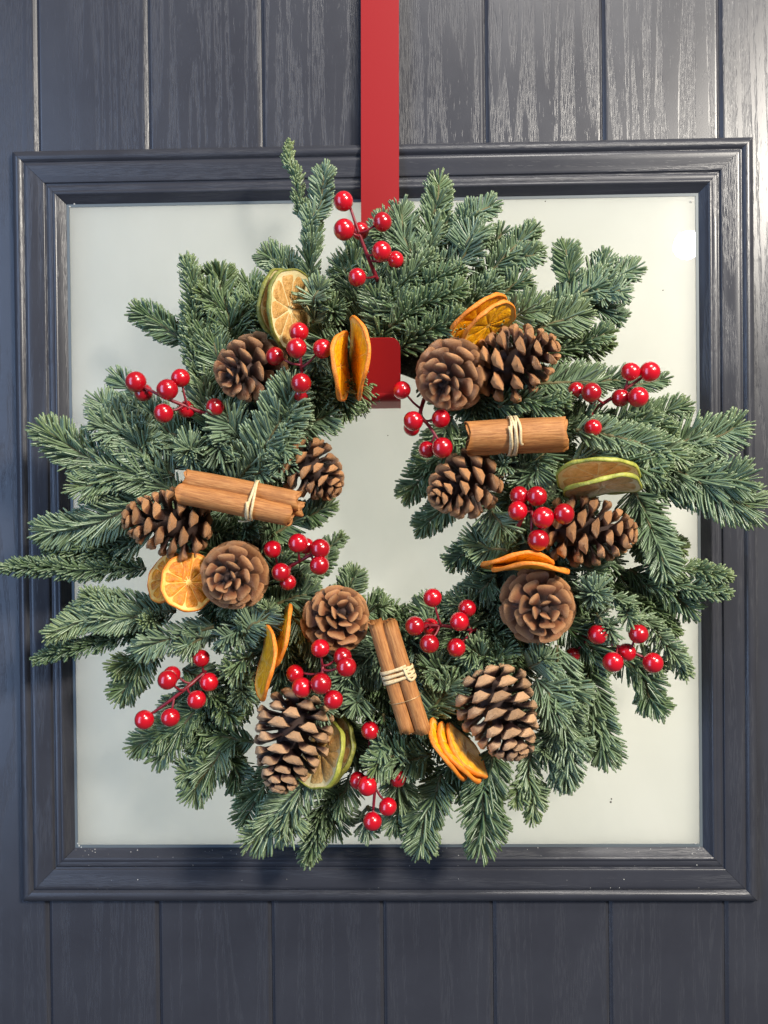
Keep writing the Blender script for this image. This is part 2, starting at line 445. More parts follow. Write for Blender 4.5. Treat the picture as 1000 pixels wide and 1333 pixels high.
pt, pb = at(494.5, -300, sd), at(495, 512, sd)
hw = 24.6 * mmpp(sd)
zs = np.linspace(pt[2], pb[2], 24)
ribbon('strap', [(-sd / 1000, z) for z in zs], [hw] * 24, 0.0016, list(np.linspace(at(494.5, -300, sd)[0], pb[0], 24)))
lip_d = 76.0
lt, lb = at(496, 447, lip_d), at(496, 521, lip_d)
rr = 0.007
path = [(-sd / 1000, pb[2] + 0.0001)]
zb = lb[2]
for k in range(1, 7):
    a = k / 6 * math.pi / 2
    path.append((-sd / 1000 - rr * (1 - math.cos(a)), zb + rr - rr * math.sin(a)))
for k in range(0, 7):
    a = k / 6 * math.pi / 2
    path.append((-lip_d / 1000 + rr * (1 - math.sin(a)), zb + rr - rr * math.cos(a)))
ztop = lt[2]
wd = [hw] * len(path)
c = 0.009
for k in range(9):
    z = zb + rr + (ztop - c - zb - rr) * k / 8
    path.append((-lip_d / 1000 - 0.024 * (z - zb - rr) / (ztop - zb - rr), z)); wd.append(hw)
for k in range(1, 8):
    a = k / 7 * math.pi / 2 * 0.985
    path.append((-lip_d / 1000 - 0.024 * (ztop - c + c * math.sin(a) - zb - rr) / (ztop - zb - rr), ztop - c + c * math.sin(a))); wd.append(hw - c + c * math.cos(a))
path[0] = (-sd / 1000, max(zb + rr + 0.002, pb[2] - 0.002))
ribbon('hook', path, wd, 0.0016, [float(at(496, 500, 40)[0])] * len(path))

# ------------------------------------------------------------------ wreath
WC = at(505, 655, 45)
wreath = thing('fir_wreath', 'round green noble fir wreath hanging on the door over the frosted glass', 'wreath', tuple(WC))
WO = Vector(WC)
# ring base
Rm, rm = 0.150, 0.024
V, F = [], []
NU, NV = 72, 14
for i in range(NU):
    a = 2 * math.pi * i / NU
    for j in range(NV):
        b = 2 * math.pi * j / NV
        r = rm * (1 + 0.10 * math.sin(7 * a + 2 * b) + 0.06 * math.sin(17 * a - 3 * b))
        V.append(((Rm + r * math.cos(b)) * math.cos(a), r * 0.85 * math.sin(b), (Rm + r * math.cos(b)) * math.sin(a)))
for i in range(NU):
    for j in range(NV):
        a, b = i * NV + j, i * NV + (j + 1) % NV
        c_, d_ = ((i + 1) % NU) * NV + (j + 1) % NV, ((i + 1) % NU) * NV + j
        F.append((a, d_, c_, b))
ro = obj('ring_base', mesh('ring_base', V, F, MAT_MOSS), wreath); ro.location = (0, 0.001, 0)

S_RING = np.array([0.0, 0.14, 0.5, 0.90, 1.0])
W_RING = np.array([0.50, 0.85, 1.0, 0.98, 0.62])
def needles_mesh(P0, D, N, B, L, Wd, hue):
    """vectorised needles: bases P0, directions D, face normals N, bends B, lengths L, widths Wd, hue (n,3) rand/glauc/yellow"""
    n = len(P0); K = len(S_RING)
    s = S_RING[None, :, None]
    pos = P0[:, None, :] + D[:, None, :] * L[:, None, None] * s + B[:, None, :] * L[:, None, None] * s ** 2
    tan = D[:, None, :] + 2 * B[:, None, :] * s
    tan /= np.linalg.norm(tan, axis=2, keepdims=True)
    side = np.cross(tan, N[:, None, :]); side /= np.linalg.norm(side, axis=2, keepdims=True) + 1e-9
    nn = np.cross(side, tan)
    hw_ = (Wd[:, None] * 0.5 * W_RING[None, :])[:, :, None]
    v0 = pos + side * hw_ - nn * hw_ * 0.15
    v1 = pos + nn * hw_ * 0.62
    v2 = pos - side * hw_ - nn * hw_ * 0.15
    v3 = pos - nn * hw_ * 0.50
    V = np.stack([v0, v1, v2, v3], 2).reshape(-1, 3)              # n*K*4
    idx = np.arange(n)[:, None, None] * (K * 4) + np.arange(K - 1)[None, :, None] * 4 + np.arange(4)[None, None, :]
    nx = np.roll(idx, -1, axis=2)
    F = np.stack([idx, nx, nx + 4, idx + 4], 3).reshape(-1, 4)
    tipq = np.arange(n)[:, None] * (K * 4) + (K - 1) * 4 + np.arange(4)[None, :]
    F = np.concatenate([F, tipq])
    me = fast_mesh('needles', V, F, MAT_NEEDLE)
    c = np.zeros((n, K, 4, 4), np.float32)
    c[..., 0] = hue[:, 0][:, None, None]; c[..., 1] = S_RING[None, :, None]
    c[..., 2] = hue[:, 1][:, None, None]; c[..., 3] = hue[:, 2][:, None, None]
    at_ = me.attributes.new('tint', 'FLOAT_COLOR', 'POINT'); at_.data.foreach_set('color', c.ravel())
    return me

UNDER = []
def build_sprig(A, M_, B_, nl, style, glauc, yellow, roll=0.0, dens=1.0, under=False, side=None):
    """A base, M_ bezier control, B_ tip (world); nl needle length in m"""
    seg = 24
    tt = np.linspace(0, 1, seg)[:, None]
    C = (1 - tt) ** 2 * A + 2 * (1 - tt) * tt * M_ + tt ** 2 * B_
    wig = rng.normal(0, 1, 3) * 0.0015
    C = C + np.sin(tt * 9 + rng.uniform(0, 6)) * wig
    seglen = np.linalg.norm(np.diff(C, axis=0), axis=1); Ln = seglen.sum()
    T = np.gradient(C, axis=0); T /= np.linalg.norm(T, axis=1)[:, None]
    t0 = nrm(B_ - A)
    up = np.array((0, -1.0, 0.12)) if abs(t0[1]) < 0.75 else np.array((0, 0, 1.0))
    S = np.cross(T, up); S /= np.linalg.norm(S, axis=1)[:, None]
    U = np.cross(S, T)
    cr, sr = math.cos(roll), math.sin(roll)
    U, S = U * cr + S * sr, S * cr - U * sr
    per = {'f': 2.45, 'b': 3.0, 'r': 2.9, 'n': 2.9}[style] * dens
    n = int(Ln * 1000 * per) + 10
    q = (np.arange(n) + rng.uniform(0, 1, n)) / n
    q = q ** 0.93
    fi = q * (seg - 1); i0 = np.minimum(fi.astype(int), seg - 2); fr = (fi - i0)[:, None]
    P0 = C[i0] * (1 - fr) + C[i0 + 1] * fr
    t_ = T[i0]; u_ = U[i0]; s_ = S[i0]
    sgn = np.where(np.arange(n) % 2 == 0, 1.0, -1.0)
    if style == 'f':
        pick = rng.uniform(0, 1, n)
        phi = np.where(pick < 0.76, R_(80) + rng.normal(0, R_(8), n), np.where(pick < 0.90, R_(38) + rng.normal(0, R_(16), n), R_(115) + rng.normal(0, R_(14), n))) * sgn
        al = np.where(pick < 0.76, R_(63), R_(45)) + rng.normal(0, R_(3.5), n)
    elif style == 'n':
        phi = rng.uniform(-R_(125), R_(125), n); al = R_(48) + rng.normal(0, R_(6), n)
    else:
        phi = rng.uniform(-R_(128), R_(128), n); al = R_(63) + rng.normal(0, R_(8), n)
    if style == 'r': phi = rng.uniform(-math.pi, math.pi, n)
    # towards the tip the needles close up around the bud
    endf = np.clip((q - 0.89) / 0.11, 0, 1)
    al = al * (1 - endf) + (R_(30) + rng.uniform(0, R_(20), n)) * endf
    if style == 'r': al = al * (1 - 0.35 * q)
    rad = np.cos(phi)[:, None] * u_ + np.sin(phi)[:, None] * s_
    D = np.cos(al)[:, None] * t_ + np.sin(al)[:, None] * rad
    D /= np.linalg.norm(D, axis=1)[:, None]
    Bv = 0.12 * t_ + 0.10 * u_ + rng.normal(0, 0.04, (n, 3))
    Lf = nl * (0.80 + 0.25 * np.sin(math.pi * np.clip(q * 0.9 + 0.12, 0, 1))) * (1 - 0.18 * endf) * rng.uniform(0.84, 1.10, n)
    # face normal: broad side looks up / outward
    Nn = 0.75 * u_ + 0.45 * t_ + 0.35 * rad + rng.normal(0, 0.18, (n, 3))
    Wd = 0.00225 * rng.uniform(0.85, 1.15, n)
    # terminal bud rosette
    k = 15
    ph = np.arange(k) * 2.39996; ar = R_(8) + R_(46) * np.sqrt(np.arange(k) / k)
    rd = np.cos(ph)[:, None] * U[-1] + np.sin(ph)[:, None] * S[-1]
    D2 = np.cos(ar)[:, None] * T[-1] + np.sin(ar)[:, None] * rd
    P2 = np.repeat(C[-1][None], k, 0) - T[-1] * rng.uniform(0, 0.003, k)[:, None]
    P0 = np.concatenate([P0, P2]); D = np.concatenate([D, D2]); Bv = np.concatenate([Bv, rng.normal(0, 0.06, (k, 3))])
    Lf = np.concatenate([Lf, nl * rng.uniform(0.55, 0.82, k)]); Nn = np.concatenate([Nn, rd + 0.2]); Wd = np.concatenate([Wd, np.full(k, 0.0018)])
    hue = np.zeros((n + k, 3))
    tone = rng.uniform(-0.25, 0.32); yellow = yellow + max(0.0, rng.normal(0.04, 0.10)); glauc = glauc + max(0.0, rng.normal(0.0, 0.10))
    hue[:, 0] = np.clip(0.45 + tone + rng.normal(0, 0.2, n + k), 0, 1)
    hue[:, 1] = np.clip(glauc + rng.normal(0, 0.09, n + k), 0, 1)
    qq = np.concatenate([q, np.ones(k)])
    hue[:, 2] = np.clip(yellow * (0.5 + 0.5 * qq) + 0.30 * np.clip((qq - 0.86) / 0.14, 0, 1) * rng.uniform(0.3, 1, n + k), 0, 0.9)
    if side is not None:
        return (P0, D, Nn, Bv, Lf, Wd, hue), C
    if under:
        UNDER.append((P0, D, Nn, Bv, Lf, Wd, hue)); return
    off = A.copy()
    V, F = tube(C - off, np.linspace(0.0019, 0.0010, seg), 6)
    parts = [(P0, D, Nn, Bv, Lf, Wd, hue)]
    if style == 'f' and Ln > 0.075:
        for sg_ in rng.permutation([-1.0, 1.0])[:(2 if Ln > 0.085 else 1)]:
            if rng.uniform() < 0.45: continue
            kk = int(seg * rng.uniform(0.30, 0.62))
            dr = nrm(T[kk] * 0.80 + S[kk] * sg_ * 0.62 + U[kk] * rng.uniform(-0.12, 0.22))
            ln2 = Ln * rng.uniform(0.26, 0.36)
            a2 = C[kk]; b2 = a2 + dr * ln2
            m2 = (a2 + b2) / 2 + S[kk] * sg_ * ln2 * 0.08
            nd2, C2 = build_sprig(a2, m2, b2, nl * 0.84, 'f', glauc, yellow, roll, dens, False, True)
            parts.append(nd2)
            v2, f2 = tube(C2 - off, np.linspace(0.0013, 0.0009, seg), 6)
            F = F + [tuple(q + len(V) for q in f) for f in f2]; V = V + v2
    P0, D, Nn, Bv, Lf, Wd, hue = [np.concatenate([q[k] for q in parts]) for k in range(7)]
    tw = obj('fir_sprig', mesh('fir_sprig', V, F, MAT_TWIG), wreath); tw.location = Vector(off) - WO
    nd = obj('needles', needles_mesh(P0 - off, D, Nn, Bv, Lf, Wd, hue), tw); nd['kind'] = 'stuff'

# base x y depth, tip x y depth, bend px, needle mm, style, glaucous, yellow
SPRIGS = """
404 400 50 400 262 52 6 15 n .25 0
398 285 52 376 182 58 -6 9 n .35 .45
400 300 54 424 214 60 10 13 f .35 .1
415 395 40 338 326 40 8 17 f .1 0
420 410 55 360 345 45 0 17 f .1 0
455 420 52 478 300 45 -8 21 f .15 0
520 400 62 500 276 45 -10 18 f .15 .1
470 430 60 455 330 60 6 22 f .1 0
555 380 62 520 266 66 -10 19 f .35 .05
552 345 60 571 226 62 6 15 f .15 .1
572 345 55 645 258 60 -10 15 f .35 .05
565 365 64 632 288 70 8 18 f .3 .05
600 400 55 702 293 60 -8 14 f .25 .1
640 335 58 654 292 62 0 11 f .2 .1
655 345 60 698 332 62 0 12 f .2 0
640 385 62 692 358 66 4 14 f .2 .1
530 390 80 608 348 84 -6 15 b .1 0
505 425 85 612 372 90 -8 16 b .1 .1
495 400 80 570 330 74 -6 17 b .05 0
515 455 84 608 410 92 -6 17 b .1 0
590 420 66 652 360 70 -4 17 b .15 0
635 430 72 716 398 80 -6 18 f .1 .25
690 420 52 835 346 56 -6 17 f .2 .1
742 372 56 735 314 60 0 14 f .2 .1
735 385 50 814 420 54 -6 16 f .25 0
680 440 72 770 405 70 -6 19 f .2 .1
700 465 62 800 428 62 4 15 b .05 .1
715 455 52 800 446 48 4 16 b .0 0
740 505 45 868 498 52 -6 14 f .15 .05
700 500 76 790 500 78 -4 18 f .2 .05
650 525 80 745 530 86 -6 17 b .1 .05
760 570 62 895 530 60 -6 16 f .15 .1
800 590 62 852 536 70 -4 16 f .2 .1
835 590 56 972 551 60 6 21 f .25 .15
835 598 62 992 672 66 -8 25 f .3 .1
830 630 54 935 640 56 -8 22 f .25 .05
750 560 86 898 602 84 -12 16 f .2 .15
770 590 84 868 624 92 -6 17 f .15 .1
745 600 76 850 590 76 -5 17 f .2 .1
720 560 66 800 545 66 -5 18 b .1 0
825 640 66 868 760 74 -10 19 f .15 .05
820 640 50 850 730 50 -6 20 f .1 0
840 690 44 896 718 46 4 12 f .05 .35
845 740 58 955 751 62 -6 12 b .2 .35
835 760 54 955 777 58 -8 12 b .25 .2
820 740 50 908 800 50 -10 17 f .1 0
800 740 40 870 800 36 4 17 f .05 0
790 760 40 886 826 42 -6 14 b .05 0
830 800 60 898 888 66 -10 14 b .35 .2
800 775 78 832 822 90 -4 12 b .35 .25
768 778 74 778 768 122 0 20 r .62 .1
775 800 76 800 835 100 -4 14 r .45 .2
765 735 74 785 755 76 0 18 f .25 .05
762 845 56 795 998 56 10 20 f .1 .1
800 840 54 865 932 56 -6 18 f .1 .1
725 840 76 738 962 74 6 22 f .3 .05
730 900 66 745 1024 60 8 17 f .35 .05
690 960 58 696 1070 54 4 13 f .25 .1
705 970 56 742 1026 54 -4 16 f .35 .1
640 975 62 626 1114 62 4 22 f .1 .0
600 990 60 640 1060 52 0 19 f .05 0
575 1010 64 545 1112 62 8 19 f .1 .05
610 960 52 560 1060 46 4 18 b .05 0
520 1030 52 515 1086 48 0 15 f .1 .05
480 1050 44 475 1090 42 0 13 f .15 .05
440 1020 50 402 1124 54 10 16 b .2 .1
455 1010 56 430 1085 54 6 18 f .1 0
410 1000 76 322 1102 80 -8 20 f .2 .2
360 1000 46 318 1074 42 6 19 f .0 0
520 985 74 525 1055 76 4 17 f .1 .1
560 985 76 475 1000 102 10 18 f .2 .15
310 950 52 248 1044 50 8 19 f .05 0
285 965 46 318 1034 44 -6 17 f .0 0
330 965 52 240 962 56 8 14 f .05 .05
250 935 48 170 978 46 4 16 f .15 0
275 905 54 202 994 50 6 17 f .1 0
290 900 52 250 990 46 4 17 b .05 0
205 815 48 150 914 46 -8 17 f .05 0
270 880 44 215 940 40 0 17 f .1 0
225 800 60 62 826 68 18 15 f .35 .45
205 790 56 90 805 58 14 16 f .3 .25
205 820 46 42 862 50 8 12 b .1 0
285 815 74 168 852 84 6 15 f .5 .2
215 805 72 180 815 90 4 12 b .3 .45
265 830 78 230 848 88 0 14 f .4 .1
190 742 50 -2 738 58 0 13 b .15 .1
175 728 46 55 712 50 6 15 b .1 .05
215 640 56 44 694 58 -22 20 f .3 .05
200 690 44 80 690 40 -6 18 f .25 0
185 700 50 95 735 44 -4 18 f .2 0
225 635 50 110 640 46 -6 20 f .3 0
235 640 60 46 556 62 -10 22 f .3 .05
225 620 60 128 512 60 -14 21 f .3 .05
250 610 54 146 486 50 10 18 f .2 0
260 590 60 190 530 54 -4 18 f .2 0
255 520 58 244 330 60 8 15 b .1 .05
240 445 52 172 402 52 6 15 f .15 .05
310 470 52 286 342 56 -8 20 f .15 .1
280 480 60 255 400 62 -4 19 f .1 0
300 510 64 275 430 66 -4 19 f .1 0
340 430 48 320 360 44 0 20 f .05 0
350 460 50 345 370 46 0 19 f .0 0
270 560 70 262 480 66 4 19 f .1 0
410 420 76 418 362 106 -4 16 f .4 .15
432 410 66 432 398 104 0 19 r .15 0
505 445 66 482 372 84 6 19 f .1 0
530 440 70 505 372 88 4 18 f .15 0
470 440 64 500 330 60 0 20 f .05 0
520 380 60 525 310 56 0 18 f .1 0
428 445 80 405 485 96 4 22 r .1 .05
405 480 80 418 540 90 4 22 b .1 0
430 470 76 458 545 74 6 20 b .0 0
450 450 70 470 540 60 4 22 f .0 0
300 635 72 384 486 108 24 24 f .38 .0
330 600 72 290 520 84 -8 23 f .35 0
330 620 84 385 560 98 6 20 f .3 .05
250 592 66 245 583 108 0 20 r .35 0
280 560 76 300 600 90 6 22 r .3 0
375 590 80 362 612 108 0 18 r .3 .05
380 560 78 440 530 86 4 19 f .2 .1
350 575 84 395 520 104 6 18 f .25 .1
350 700 60 438 656 64 -6 14 f .1 .05
400 760 56 446 694 52 0 10 f .1 .1
440 800 52 464 736 52 4 15 f .1 .0
470 800 50 510 782 52 0 15 f .1 0
350 790 68 420 770 70 -4 18 f .2 0
300 690 66 340 680 84 4 17 r .15 .05
260 690 64 320 700 72 -4 17 b .1 0
310 830 80 360 785 92 4 16 f .4 .05
320 810 72 280 838 92 -4 17 r .4 .05
330 850 72 290 880 84 0 18 r .25 .05
300 880 66 330 920 74 0 16 b .15 .2
270 900 68 310 945 72 -4 15 b .05 .15
240 870 66 290 900 64 0 17 f .1 0
380 800 76 440 870 86 0 17 f .2 .05
400 905 78 430 930 98 0 20 r .42 .1
470 900 80 460 930 96 0 17 f .25 .1
600 560 58 520 648 52 -12 17 f .0 .05
600 640 56 542 688 50 -6 15 f .05 .05
590 540 60 545 600 52 -6 16 f .0 0
660 680 60 578 736 58 -8 15 f .05 .05
650 745 62 578 800 60 -8 17 f .1 0
640 800 66 560 850 68 -6 17 f .1 0
660 720 70 600 705 70 4 18 f .1 0
640 655 76 660 700 82 4 19 f .25 .05
660 600 80 652 608 104 0 16 r .4 .05
700 600 74 680 650 82 0 18 f .2 0
610 850 74 560 890 82 -6 17 f .2 .15
590 880 78 545 870 88 4 17 f .15 .05
640 860 76 600 845 90 4 18 f .15 .1
560 930 78 600 880 90 -4 20 f .1 0
520 920 72 575 935 80 4 19 f .05 0
640 880 74 660 830 84 0 17 f .1 0
690 870 80 720 850 92 0 18 f .2 0
700 880 84 730 940 92 0 21 f .3 .05
660 880 70 640 860 88 0 16 r .1 .05
520 960 78 490 990 100 4 17 f .25 .15
450 950 60 470 1000 62 0 17 f .0 0
720 800 60 800 870 60 0 19 f .05 0
525 925 54 548 1010 50 4 19 f .05 0
500 930 56 478 1000 52 -4 18 f .05 0
560 900 52 585 985 48 4 19 f .05 0
440 925 46 462 995 42 0 18 f .05 0
335 870 48 300 935 44 0 18 f .05 0
760 700 52 800 745 48 0 19 f .05 0
745 770 52 790 800 50 0 18 b .1 .05
640 540 60 600 600 56 0 18 f .0 0
"""
def sprig_px(bx, by, bd, tx, ty, td, bend, nl, style, g, y, roll=None, dens=1.0, under=False):
    dx, dy = tx - bx, ty - by
    L = math.hypot(dx, dy) or 1.0
    mx, my = (bx + tx) / 2 + bend * (-dy) / L, (by + ty) / 2 + bend * dx / L
    A, B_ = at(bx, by, bd), at(tx, ty, td)
    M_ = at(mx, my, (bd + td) / 2 + 0.06 * L)
    # the tip needles reach past the twig end
    end = nrm(B_ - M_) * nl * 0.00058
    build_sprig(A, M_, B_ - end, nl / 1000 * (1.14 if style == 'f' else 1.0), style, g, y, roll if roll is not None else rng.normal(0, 0.22), dens, under)
for line in SPRIGS.strip().splitlines():
    p = line.split()
    v = [float(x) for x in p[:8]] + [p[8]] + [float(x) for x in p[9:]]
    sprig_px(*v)
# filler sprigs between them, all round the ring
NF = 118
for i in range(NF):
    a = 2 * math.pi * (i + rng.uniform(-0.4, 0.4)) / NF * 2
    inner = i % 4 == 0
    r0 = rng.uniform(165, 205)
    r1 = rng.uniform(135, 150) if inner else rng.uniform(225, 275)
    da = rng.normal(0, 0.24)
    c, s = math.cos(a), math.sin(a)
    ex, ey = 0.97, 1.04
    bx, by = 507 + ex * r0 * c, 655 + ey * r0 * s
    tx, ty = 507 + ex * r1 * math.cos(a + da), 655 + ey * r1 * math.sin(a + da)
    d0 = rng.uniform(38, 66)
    if ((tx - 510) / 112) ** 2 + ((ty - 650) / 138) ** 2 < 1: continue
    if abs(tx - 497) < 40 and ty < 540: continue
    sprig_px(bx, by, d0, tx, ty, d0 + rng.uniform(-14, 14), rng.normal(0, 6), rng.uniform(16, 21), 'b' if i % 3 == 0 else 'f', rng.uniform(0, .25), 0.0)

for i in range(150):
    a = 2 * math.pi * i / 150 * 3 + rng.uniform(-.03, .03)
    r0 = rng.uniform(165, 225)
    r1 = rng.uniform(132, 150) if i % 5 == 0 else r0 + rng.uniform(45, 105)
    da = rng.normal(0, 0.30)
    bx, by = 507 + .97 * r0 * math.cos(a), 655 + 1.04 * r0 * math.sin(a)
    tx, ty = 507 + .97 * r1 * math.cos(a + da), 655 + 1.04 * r1 * math.sin(a + da)
    if ((tx - 510) / 112) ** 2 + ((ty - 650) / 138) ** 2 < 1: continue
    if abs(tx - 497) < 45 and ty < 540 and i % 5 == 0: continue
    d0 = rng.uniform(24, 44)
    sprig_px(bx, by, d0, tx, ty, d0 + rng.uniform(-6, 12), 0, rng.uniform(16, 20), 'b', 0.05, 0.0, None, 0.8, True)
ug = obj('under_greenery', needles_mesh(*[np.concatenate([u[k] for u in UNDER]) - (np.array(WC) if k == 0 else 0) for k in range(7)]), wreath)
ug['kind'] = 'stuff'

# ------------------------------------------------------------------ pine cones
def scale_mesh(seed, knob):
    r = random.Random(seed)
    xs = [0.0, 0.34, 0.64, 0.80, 0.91, 0.975, 1.0]
    wy = [0.13, 0.27, 0.43, 0.51, 0.49, 0.37, 0.20]
    if knob:
        zu = [0.04, 0.045, 0.05, 0.075, 0.075, 0.045, 0.02]
        zd = [0.04, 0.06, 0.10, 0.20, 0.225, 0.15, 0.07]
    else:
        zu = [0.04, 0.04, 0.045, 0.05, 0.05, 0.035, 0.02]
        zd = [0.04, 0.05, 0.08, 0.125, 0.14, 0.10, 0.05]
    V, F = [], []
    for k, x in enumerate(xs):
        zc = (0.06 if knob else 0.05) * x * x - (0.04 * max(0, x - 0.8) / 0.2)
        w_ = wy[k] * r.uniform(0.95, 1.05)
        for y, z in ((-1, 0), (-.52, 1), (.52, 1), (1, 0), (.34, -1), (-.34, -1)):
            zz = zc + (zu[k] if z > 0 else -zd[k] if z < 0 else -0.015) + (0.03 if knob else -0.02) * abs(y) ** 2 * x * x
            V.append((x + r.uniform(-.01, .01), y * w_, zz))
    n = len(xs)
    for k in range(n - 1):
        for j in range(6):
            a, b = k * 6 + j, k * 6 + (j + 1) % 6
            F.append((a, a + 6, b + 6, b))
    u = len(V); V.append((1.03 if knob else 1.005, 0, (0.06 if knob else 0.05) - 0.04 - (0.05 if knob else 0.01)))
    for j in range(6):
        a, b = (n - 1) * 6 + j, (n - 1) * 6 + (j + 1) % 6
        F.append((a, u, b))
    F.append(tuple(range(6)))
    return V, F
SCALES = {}
def scale_data(mat, k, knob):
    key = (mat.name, k, knob)
    if key not in SCALES:
        V, F = scale_mesh(k, knob)
        me = mesh('scale', V, F, mat, True)
        try: me.set_sharp_from_angle(angle=R_(42))
        except Exception: pass
        SCALES[key] = me
    return SCALES[key]
def pine_cone(px, py, d, axis, L, R, mat, label, n=74, openf=1.0, spin=0.0, wf=1.0):
    """px,py,d: middle of the cone; axis: base -> tip in (right, toward viewer, up); L, R in mm"""
    L, R = L / 1000, R / 1000
    ax = nrm(np.array((axis[0], -axis[1], axis[2]), float))
    mid = at(px, py, d); base = mid - ax * L * 0.46
    root = thing('pine_cone', label, 'pine cone', tuple(base), 'pine cones wired round the wreath')
    e1 = nrm(np.cross(ax, (0.3, 0.2, 0.93))); e2 = np.cross(ax, e1)
    # core spindle
    V, F = [], []
    prof = [(0.0, .05), (0.03, .42), (.2, .52), (.5, .42), (.8, .22), (.95, .05)]
    for zf, rf in prof:
        for k in range(9):
            a = 2 * math.pi * k / 9
            V.append(ax * L * zf + (e1 * math.cos(a) + e2 * math.sin(a)) * R * rf)
    for i in range(len(prof) - 1):
        for k in range(9):
            a, b = i * 9 + k, i * 9 + (k + 1) % 9
            F.append((a, b, b + 9, a + 9))
    F += [tuple(range(8, -1, -1)), tuple(range((len(prof) - 1) * 9, len(prof) * 9))]
    obj('core', mesh('core', V, F, MAT_CORE), root)
    sg = [0, .10, .25, .45, .65, .85, 1.0]
    th = [128, 112, 94, 76, 58, 36, 10] if mat is not CONE_BROWN else [130, 116, 102, 88, 74, 54, 22]
    ln = [.50, .72, .86, .86, .78, .62, .44]
    ww = [.62, .80, .98, 1.0, .92, .70, .48]
    rb = [.10, .22, .28, .26, .20, .12, .03]
    zz = [.03, .08, .19, .36, .55, .74, .86]
    for i in range(n):
        s = (i + 0.5) / n
        s_ = s ** 1.12
        jit = random.uniform(-1, 1)
        theta = R_(np.interp(s_, sg, th) * (openf if s_ > .2 else 1)) + R_(4) * jit
        ell = R * np.interp(s_, sg, ln) * random.uniform(0.94, 1.06)
        wd_ = R * np.interp(s_, sg, ww) * (0.62 if mat is not CONE_BROWN else 0.66) * wf * random.uniform(0.86, 1.10)
        phi = i * 2.39996 + spin + random.uniform(-.06, .06)
        rad = e1 * math.cos(phi) + e2 * math.sin(phi)
        X = nrm(ax * math.cos(theta) + rad * math.sin(theta))
        Y = nrm(np.cross(ax, rad)); Z = np.cross(X, Y)
        if np.dot(Z, ax) < 0 and theta < R_(89): Y, Z = -Y, -Z
        p = ax * L * np.interp(s_, sg, zz) + rad * R * np.interp(s_, sg, rb)
        obj('scale', scale_data(mat, random.randrange(5), mat is not CONE_BROWN), root, basis(X, Y, Z, p, (ell, wd_, ell)))
    return root
CONES = [
    (322, 482, 96, (-.45, .75, -.30), 53, 28.4, CONE_BROWN, 'brown pine cone at upper left, below the leaning lime slices', 56, 1.0),
    (408, 614, 84, (.72, .35, -.60), 57, 26.1, CONE_TAN, 'tan pine cone at the left edge of the wreath hole, above the cinnamon bundle end', 58, .92),
    (217, 680, 100, (-.92, .38, .14), 67, 30.0, CONE_TAN, 'wide open tan pine cone at far left, tucked under the left cinnamon bundle', 62, .92),
    (303, 750, 108, (-.06, 1, -.02), 45, 27.7, CONE_BROWN, 'round brown pine cone seen tip-on beside the two face-on orange slices', 58, 1.0),
    (440, 804, 98, (.30, .85, .36), 50, 27.7, CONE_BROWN, 'dark brown pine cone below the wreath hole, left of the upright cinnamon bundle', 58, .95),
    (379, 966, 104, (-.22, .40, -.90), 79, 31.6, CONE_PALE, 'large dark pine cone with pale scale tips at bottom left, in front of lime slices', 76, .96),
    (652, 930, 100, (.36, .42, -.84), 72, 33.2, CONE_PALE, 'dark pine cone with pale tips at bottom right, beside the hanging orange slices', 72, .96),
    (703, 790, 106, (.05, 1, .02), 46, 30.8, CONE_BROWN, 'round brown pine cone seen tip-on directly under the horizontal orange slices', 58, 1.0),
    (770, 692, 96, (.90, .42, -.06), 71, 30.0, CONE_TAN, 'brown pine cone pointing right, below the pale green lime slices', 62, .90),
    (601, 633, 92, (-.72, .55, -.30), 62, 28.4, CONE_TAN, 'tan pine cone at the right edge of the wreath hole, below the right cinnamon bundle', 62, .92),
    (585, 491, 104, (-.32, .85, -.42), 53, 29.2, CONE_BROWN, 'brown pine cone facing forward just right of the red hook', 58, 1.0),
    (675, 469, 98, (.80, .45, .30), 65, 30.8, CONE_TAN, 'open brown pine cone pointing right, at upper right beside a tilted orange slice', 56, 1.0),
]
for k, (px, py, d, ax_, L, R, mt, lab, n, of) in enumerate(CONES):
    pine_cone(px, py, d, ax_, L, R, mt, lab, n, of, spin=k * 1.3)

# ------------------------------------------------------------------ berry sprays
def sphere(r, nu=22, nv=14, sq=0.97):
    V, F = [(0, 0, r * sq)], []
    for j in range(1, nv):
        a = math.pi * j / nv
        for i in range(nu):
            b = 2 * math.pi * i / nu
            V.append((r * math.sin(a) * math.cos(b), r * math.sin(a) * math.sin(b), r * sq * math.cos(a)))
    V.append((0, 0, -r * sq))
    for i in range(nu): F.append((0, 1 + i, 1 + (i + 1) % nu))
    for j in range(nv - 2):
        for i in range(nu):
            a, b = 1 + j * nu + i, 1 + j * nu + (i + 1) % nu
            F.append((a, a + nu, b + nu, b))
    e = len(V) - 1
    for i in range(nu): F.append((e, 1 + (nv - 2) * nu + (i + 1) % nu, 1 + (nv - 2) * nu + i))
    return V, F
BERRY = mesh('berry', *sphere(1.0), MAT_BERRY)
def curve_pts(a, b, sag, n=9):
    a, b = np.array(a), np.array(b)
    mid = (a + b) / 2 + sag
    tt = np.linspace(0, 1, n)[:, None]
    return (1 - tt) ** 2 * a + 2 * (1 - tt) * tt * mid + tt ** 2 * b
